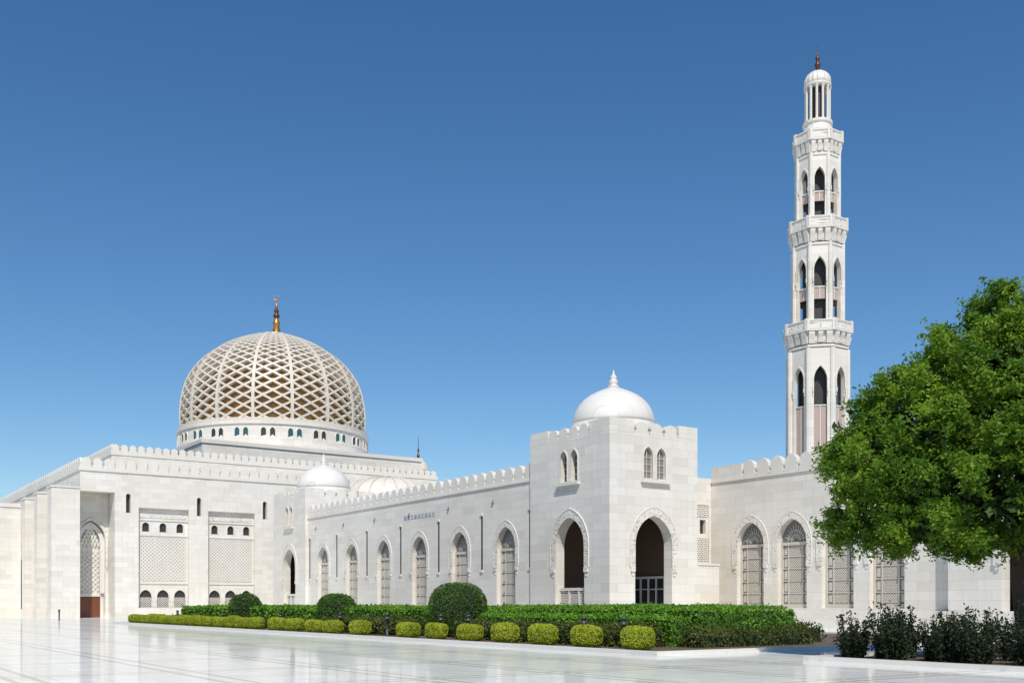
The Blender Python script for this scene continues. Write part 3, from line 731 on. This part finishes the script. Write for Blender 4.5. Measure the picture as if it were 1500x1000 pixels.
# ------------------------------------------------------------ foliage
def leaf_mesh(name,P,size,mat,aspect=.5,flat=0.,extra=None,xmat=None):
    n=len(P); P=np.asarray(P,float); size=np.broadcast_to(size,(n,))*(rng.uniform(.65,1.3,n))
    u=rng.normal(size=(n,3)); u[:,2]*=(1-flat); u/=np.linalg.norm(u,axis=1)[:,None]
    w=rng.normal(size=(n,3)); w[:,2]+=flat*2; v=np.cross(u,w); v/=np.linalg.norm(v,axis=1)[:,None]
    s=size[:,None]
    V=np.stack([P-u*s*.5,P+v*s*aspect*.5,P+u*s*.5,P-v*s*aspect*.5],1).reshape(-1,3)
    me=bpy.data.meshes.new(name)
    F=np.arange(4*n).reshape(n,4)
    if extra:
        ev=np.array(extra.v); ef=extra.f
        V=np.vstack([V,ev])
    me.vertices.add(len(V)); me.vertices.foreach_set('co',V.ravel())
    loops=list(F.ravel()); starts=list(range(0,4*n,4)); mi=[0]*n
    if extra:
        for f in ef:
            starts.append(len(loops)); loops+= [i+4*n for i in f]; mi.append(1)
    me.loops.add(len(loops)); me.loops.foreach_set('vertex_index',loops)
    me.polygons.add(len(starts)); me.polygons.foreach_set('loop_start',starts)
    me.materials.append(mat); me.materials.append(xmat or M_CORE)
    me.polygons.foreach_set('material_index',mi)
    me.update(calc_edges=True); me.validate()
    ob=bpy.data.objects.new(name,me); COL.objects.link(ob); return ob
def wob(x,y,z): return np.sin(x*2.1+z)*.5+np.sin(y*1.7+1.3*x)*.5+np.sin(z*3.3+y*2.9)*.4
def hedge(name,x0,x1,y0,y1,h,mat,label,dens=150,ls=.13,amp=.09,rough=.1):
    cx,cy=(x0+x1)/2,(y0+y1)/2; hx,hy=(x1-x0)/2,(y1-y0)/2
    P=[]
    def face(n,f):
        a=rng.uniform(-1,1,n);c=rng.uniform(-1,1,n); P.append(f(a,c))
    z0=.06
    A=lambda s:max(10,int(s))
    face(A(dens*(2*hy)*h),lambda a,c:np.stack([np.full_like(a,-hx),a*hy,(c+1)/2*h],1))
    face(A(dens*(2*hy)*h*.3),lambda a,c:np.stack([np.full_like(a,hx),a*hy,(c+1)/2*h],1))
    face(A(dens*(2*hx)*h),lambda a,c:np.stack([a*hx,np.full_like(a,-hy),(c+1)/2*h],1))
    face(A(dens*(2*hx)*h*.3),lambda a,c:np.stack([a*hx,np.full_like(a,hy),(c+1)/2*h],1))
    face(A(dens*4*hx*hy*.9),lambda a,c:np.stack([a*hx,c*hy,np.full_like(a,h)],1))
    P=np.vstack(P)
    r=.22
    ex=np.clip(np.abs(P[:,0])-(hx-r),0,r)/r; ey=np.clip(np.abs(P[:,1])-(hy-r),0,r)/r; ez=np.clip(P[:,2]-(h-r),0,r)/r
    k=np.maximum(0,ex*ez+ey*ez+ex*ey)
    P[:,2]-=k*r*.35; P[:,0]-=np.sign(P[:,0])*k*r*.25*(ex>0); P[:,1]-=np.sign(P[:,1])*k*r*.25*(ey>0)
    wv=wob(P[:,0]+cx,P[:,1]+cy,P[:,2])*amp
    top=P[:,2]>h-.12
    P[:,2]+=np.where(top,wv,0); P[:,0]+=np.where(~top,wv,0)
    P+=rng.normal(size=P.shape)*rough*.45
    P[:,2]=np.maximum(P[:,2],.02)
    b=MB(); q=.12; b.box(-hx+q,hx-q,-hy+q,hy-q,0,h-q)
    o=leaf_mesh(name,P,ls,mat,.6,0,b,M_HCORE if mat==M_HEDGE else M_CORE); o.location=(cx,cy,z0); tag(o,label,'hedge','clipped garden hedges'); return o
hedge('hedge',-19.2,-13.6,-28.2,-15.0,1.42,M_HEDGE,'bright green clipped hedge at the near end of the bed',200,.11,.06)
hedge('hedge',-20.6,-19.3,-28.2,-15.0,1.08,M_HEDGE,'lower bright green tier of the clipped near hedge',260,.11,.06)
hedge('hedge',-20.5,-14.2,-11.4,-.4,1.36,M_HEDGE,'bright green clipped hedge between two round topiaries',130,.14)
hedge('hedge',-20.5,-14.2,2.5,15.2,1.36,M_HEDGE,'long bright green clipped hedge near the prayer hall',70,.19)
hedge('hedge',-20.5,-14.2,18.1,31.5,1.36,M_HEDGE,'long bright green clipped hedge near the prayer hall',70,.19)
hedge('low_hedge',-22.2,-20.7,-28.0,-15.4,.66,M_LOW,'low dark mixed shrub border before the hedge',330,.11,.12,.22)
hedge('low_hedge',-22.2,-20.6,-11.2,-.5,.72,M_LOW,'low dark mixed shrub border before the hedge',200,.13,.12,.22)
hedge('low_hedge',-21.8,-20.6,2.6,15,.55,M_LOW,'low dark mixed shrub border before the hedge',130,.15,.1,.2)
hedge('low_hedge',-21.8,-20.6,18.4,31,.55,M_LOW,'low dark mixed shrub border before the hedge',110,.17,.1,.2)
hedge('low_hedge',-13.4,-11.6,-27.9,-22,.7,M_LOW,'low dark hedge behind the end of the bed',150,.12,.08,.15)
hedge('low_hedge',-20.3,-14,-29.3,-28.35,.55,M_LOW,'low dark planting along the hedge end',300,.11,.12,.22)

def ball(name,x,y,r,h,mat,label,cat,n,ls,pw=2.0,lump=.03,group=None,core=None):
    u=rng.normal(size=(n,3)); u/=np.linalg.norm(u,axis=1)[:,None]
    u=np.sign(u)*np.abs(u)**(2.0/pw)
    nn=(np.abs(u)**pw).sum(1)**(1/pw); u/=nn[:,None]
    P=u*np.array([r,r,h/2]); P[:,2]+=h/2
    P*=(1+lump*wob(P[:,0]*2,P[:,1]*2,P[:,2]*2))[:,None]
    P*=(1-np.abs(rng.normal(size=n))*.04)[:,None]; P[:,2]=np.maximum(P[:,2],.02)
    b=MB(); pr=[]
    for i in range(9):
        t=math.pi*i/8; pr.append((max(.02,(abs(math.sin(t))**(2/pw))*r*.92),h/2-math.copysign(abs(math.cos(t))**(2/pw),math.cos(t))*h*.46))
    b.lathe(0,0,pr,16)
    o=leaf_mesh(name,P,ls,mat,.6,0,b,core); o.location=(x,y,.05); tag(o,label,cat,group); return o
g='round clipped topiaries'
ball('topiary_ball',-20.5,-13.2,1.38,2.66,M_BALL,'large round clipped topiary rising between the hedges','topiary',14000,.075,2.4,.004,g,M_CORE)
ball('topiary_ball',-20.3,1.05,1.16,2.25,M_BALL,'round dark green clipped topiary between two hedges','topiary',6500,.11,2.4,.008,g)
ball('topiary_ball',-20.3,16.6,1.2,2.4,M_BALL,'far round dark green clipped topiary between two hedges','topiary',4000,.13,2.2,.02,g)
As=[-29.4,-26.6,-23.9,-21.3,-18.7,-15.8,-13.2,-8.05,-4.9,-2.4,.4,3.0]+[6.8+2.0*k for k in range(9)]+[25.8+1.9*k for k in range(6)]
var=[]
for i,a in enumerate(As):
    lab='small clipped yellow-green bush beside the white kerb'
    if i<4:
        o=ball('small_bush',-23.2,a,.53,.82,M_BUSH,lab,'bush',3200,.07,3.0,.03,'yellow-green bushes along the kerb',M_YCORE); var.append(o)
    else:
        o=var[(i*7+i//3)%4].copy(); COL.objects.link(o); o.location=(-23.2+random.uniform(-.07,.07),a,.05); o.rotation_euler=(0,0,random.choice([.1,1.6,3.2,4.8])+random.uniform(-.2,.2)); o.scale=(random.uniform(.9,1.05),random.uniform(.9,1.05),random.uniform(.88,1.06))
def shrub(x,y,r,h,n,mat,lab):
    P=[]
    b=MB()
    for i in range(26):
        t=random.uniform(0,6.283); rr=r*math.sqrt(random.random()); hh=h*random.uniform(.5,1.15)*(1-.2*rr/r)
        p0=Vector((rr*.5*math.cos(t),rr*.5*math.sin(t),0)); p1=Vector((rr*math.cos(t),rr*math.sin(t),hh))
        b.tube([p0,(p0+p1)/2+Vector((0,0,.1)),p1],[.015,.012,.006],4)
        m=n//26; q=rng.uniform(.05,1,m)[:,None]
        pp=np.array(p0)*(1-q)+np.array(p1)*q+rng.normal(size=(m,3))*.08*r/.8
        P.append(pp)
    P=np.vstack(P);P[:,2]=np.maximum(P[:,2],.03)
    o=leaf_mesh('shrub',P,.11,mat,.45,0,b); o.location=(x,y,.05); tag(o,lab,'shrub','dark shrubs in the tree bed')
for (x,y,r,h) in ((-21.5,-37.0,.55,1.35),(-21.2,-37.7,.6,1.55),(-21.4,-38.3,.55,1.4),(-20.3,-37.8,.55,1.45),(-20.9,-39.2,.5,1.15),(-21.4,-39.9,.55,1.3),(-21.3,-40.6,.6,1.4),(-20.4,-40.2,.6,1.5),(-19.2,-40.6,.7,1.5),(-20.8,-41.8,.7,1.35),(-19.9,-42.7,.8,1.4),(-18.7,-38.2,.5,1.35)):
    shrub(x,y,r,h,2300,M_SHRUB,'loose dark green shrub in the earth bed under the tree')

# tree
TX,TY=-17.07,-39.59
R_=Vector((.8254,-.5647,0));F_=Vector((.5647,.8254,0))
def tw(xc,yc,z): return R_*xc+F_*yc+Vector((0,0,z))
te=empty('tree',(TX,TY,0.05),'leafy green tree with dark trunk standing in the garden bed','tree')
b=MB()
b.tube([tw(.12,0,-.05),tw(.06,0,.4),tw(-.08,0,1.3),tw(-.16,.05,2.3),tw(-.08,.1,3.2),tw(.05,.1,4.2),tw(0,0,6),tw(.1,0,8.2)],[.38,.30,.25,.24,.23,.2,.14,.05],12)
b.tube([tw(-.15,.0,2.7),tw(-.9,-.2,3.8),tw(-2.2,-.3,4.8),tw(-3.3,-.2,5.6)],[.16,.12,.08,.04],8)
b.tube([tw(-.1,.0,2.8),tw(.8,-.2,3.9),tw(2.0,-.3,5.2)],[.17,.13,.06],8)
for i in range(14):
    t=i*2.4+random.uniform(-.3,.3); z0=random.uniform(3.4,6.2); L=random.uniform(2.0,3.0)*(1 if z0<5 else .7); up=random.uniform(.8,1.3)
    p0=tw(0,0,z0);p1=tw(math.cos(t)*L*.5,math.sin(t)*L*.5,z0+up*1.1);p2=tw(math.cos(t)*L,math.sin(t)*L,z0+up*1.9+.2)
    b.tube([p0,p1,p2],[.10,.06,.025],6)
tr=b.obj('trunk',[M_BARK],None,True); tr.parent=te
lobes=[(-.1,0,6.6,3.7,3.8,3.7),(-3.4,0,5.5,2.35,2.5,2.6),(-2.8,.2,6.9,2.3,2.5,2.2),(.1,0,9.0,2.1,2.2,2.3),(-1.4,-.3,7.8,2.3,2.2,2.2),(2.8,.5,7.0,3.2,3,3.4),(-1.7,-1.0,4.6,3.0,2.6,1.9),(-4.3,.3,4.6,1.6,1.6,1.4),(.5,-2.2,6.2,2.6,2.0,2.8),(2.6,-1,5.0,2.6,2.4,1.7),(-4.4,.2,6.3,1.5,1.6,1.5),(-2.9,-.8,4.6,2.0,2.0,1.6)]
cl=[]
for (x,y,z,rx,ry,rz) in lobes:
    ar=(rx*ry*rz)**(2/3)
    for i in range(int(ar*11)):
        u=Vector((random.gauss(0,1),random.gauss(0,1),random.gauss(0,1))).normalized()
        if u.y>.4 and random.random()<.55: continue
        q=random.uniform(.65,1.02)
        c=(x+u.x*rx*q,y+u.y*ry*q,z+u.z*rz*q)
        if c[2]<2.95+.25*max(0,-c[0]-3)+(.45 if c[0]>-1.2 else 0): continue
        if any(((c[0]-a)/p)**2+((c[1]-bb)/q2)**2+((c[2]-cc)/s)**2<.30 for (a,bb,cc,p,q2,s) in lobes): continue
        cl.append((c,random.uniform(.34,.68)))
P=[]
for (c,r) in cl:
    m=int(560*(r*r+.05)/.3); ns=14
    for s in range(ns):
        u=rng.normal(size=3);u/=np.linalg.norm(u)
        tip=u*np.array([r,r,r*.75])*rng.uniform(.7,1.35); tip[2]-=.10*r
        q=rng.uniform(.1,1,m//ns)[:,None]
        pp=tip*q+rng.normal(size=(m//ns,3))*.07
        w=tw(c[0],c[1],c[2]); P.append(pp+np.array(w))
P=np.vstack(P)
if len(P)>360000: P=P[rng.permutation(len(P))[:360000]]
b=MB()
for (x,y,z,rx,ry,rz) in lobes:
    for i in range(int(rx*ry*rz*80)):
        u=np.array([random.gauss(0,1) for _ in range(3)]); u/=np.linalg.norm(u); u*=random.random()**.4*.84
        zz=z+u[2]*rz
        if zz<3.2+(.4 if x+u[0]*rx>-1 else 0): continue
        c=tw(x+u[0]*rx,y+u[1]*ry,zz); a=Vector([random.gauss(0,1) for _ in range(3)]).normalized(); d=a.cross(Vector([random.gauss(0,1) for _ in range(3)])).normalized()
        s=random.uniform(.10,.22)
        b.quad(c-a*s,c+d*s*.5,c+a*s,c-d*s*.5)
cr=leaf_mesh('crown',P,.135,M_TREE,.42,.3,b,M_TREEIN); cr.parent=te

# bollard lamps
b=MB(); b.lathe(0,0,[(.075,0),(.075,.04),(.05,.06),(.05,.72),(.08,.74),(.08,.78),(.06,.8),(.06,.9),(.09,.92),(.05,.99),(.01,1.0)],12)
src=b.obj('garden_bollard',[M_METAL],None,True)
for i,a in enumerate([-27.8,-25.5,-17.3,-14.9,-9.6,-4.1,4.5,15,25.6]):
    o=src if i==0 else src.copy()
    if i: COL.objects.link(o)
    o.location=(-22.45,a,.05); o.scale=(1.5,1.5,1.12); tag(o,'slim grey bollard lamp standing behind the small bushes','lamp','garden bollard lamps')
o=src.copy(); COL.objects.link(o); o.location=(-24.5,60,0); tag(o,'slim grey bollard lamp standing on the paving','lamp','garden bollard lamps')

# ------------------------------------------------------------ light, sky, camera
SD=Vector((-.49,-.872,0)); EL=rad(50)
sv=Vector((SD.x*math.cos(EL),SD.y*math.cos(EL),math.sin(EL)))
sl=bpy.data.lights.new('sun','SUN'); sl.energy=4.2; sl.angle=rad(.53); sl.color=(1,.945,.86)
so=bpy.data.objects.new('sun',sl); COL.objects.link(so); so.rotation_euler=sv.to_track_quat('Z','Y').to_euler(); so.location=(-60,-90,80)
w=bpy.data.worlds.new('World'); scene.world=w; w.use_nodes=True; nt=w.node_tree
bg=nt.nodes['Background']; sk=nt.nodes.new('ShaderNodeTexSky'); sk.sky_type='NISHITA'; sk.sun_disc=False
sk.sun_elevation=EL; sk.sun_rotation=math.atan2(SD.x,SD.y)%(2*math.pi); sk.altitude=0; sk.air_density=1.0; sk.dust_density=.0; sk.ozone_density=3.6
hs=nt.nodes.new('ShaderNodeHueSaturation'); hs.inputs['Saturation'].default_value=1.22
nt.links.new(sk.outputs[0],hs.inputs['Color']); nt.links.new(hs.outputs[0],bg.inputs[0]); bg.inputs[1].default_value=.108
cd=bpy.data.cameras.new('camera'); cam=bpy.data.objects.new('camera',cd); COL.objects.link(cam)
cam.location=(-46.78,-56.27,1.6); cam.rotation_euler=(rad(90),0,-math.asin(.5647))
cd.sensor_width=36; cd.lens=36*1523/1500; cd.shift_y=(885-500)/1500; cd.clip_end=5000; cd.clip_start=.1
scene.camera=cam
scene.view_settings.view_transform='Standard'; scene.view_settings.look='None'; scene.view_settings.exposure=0
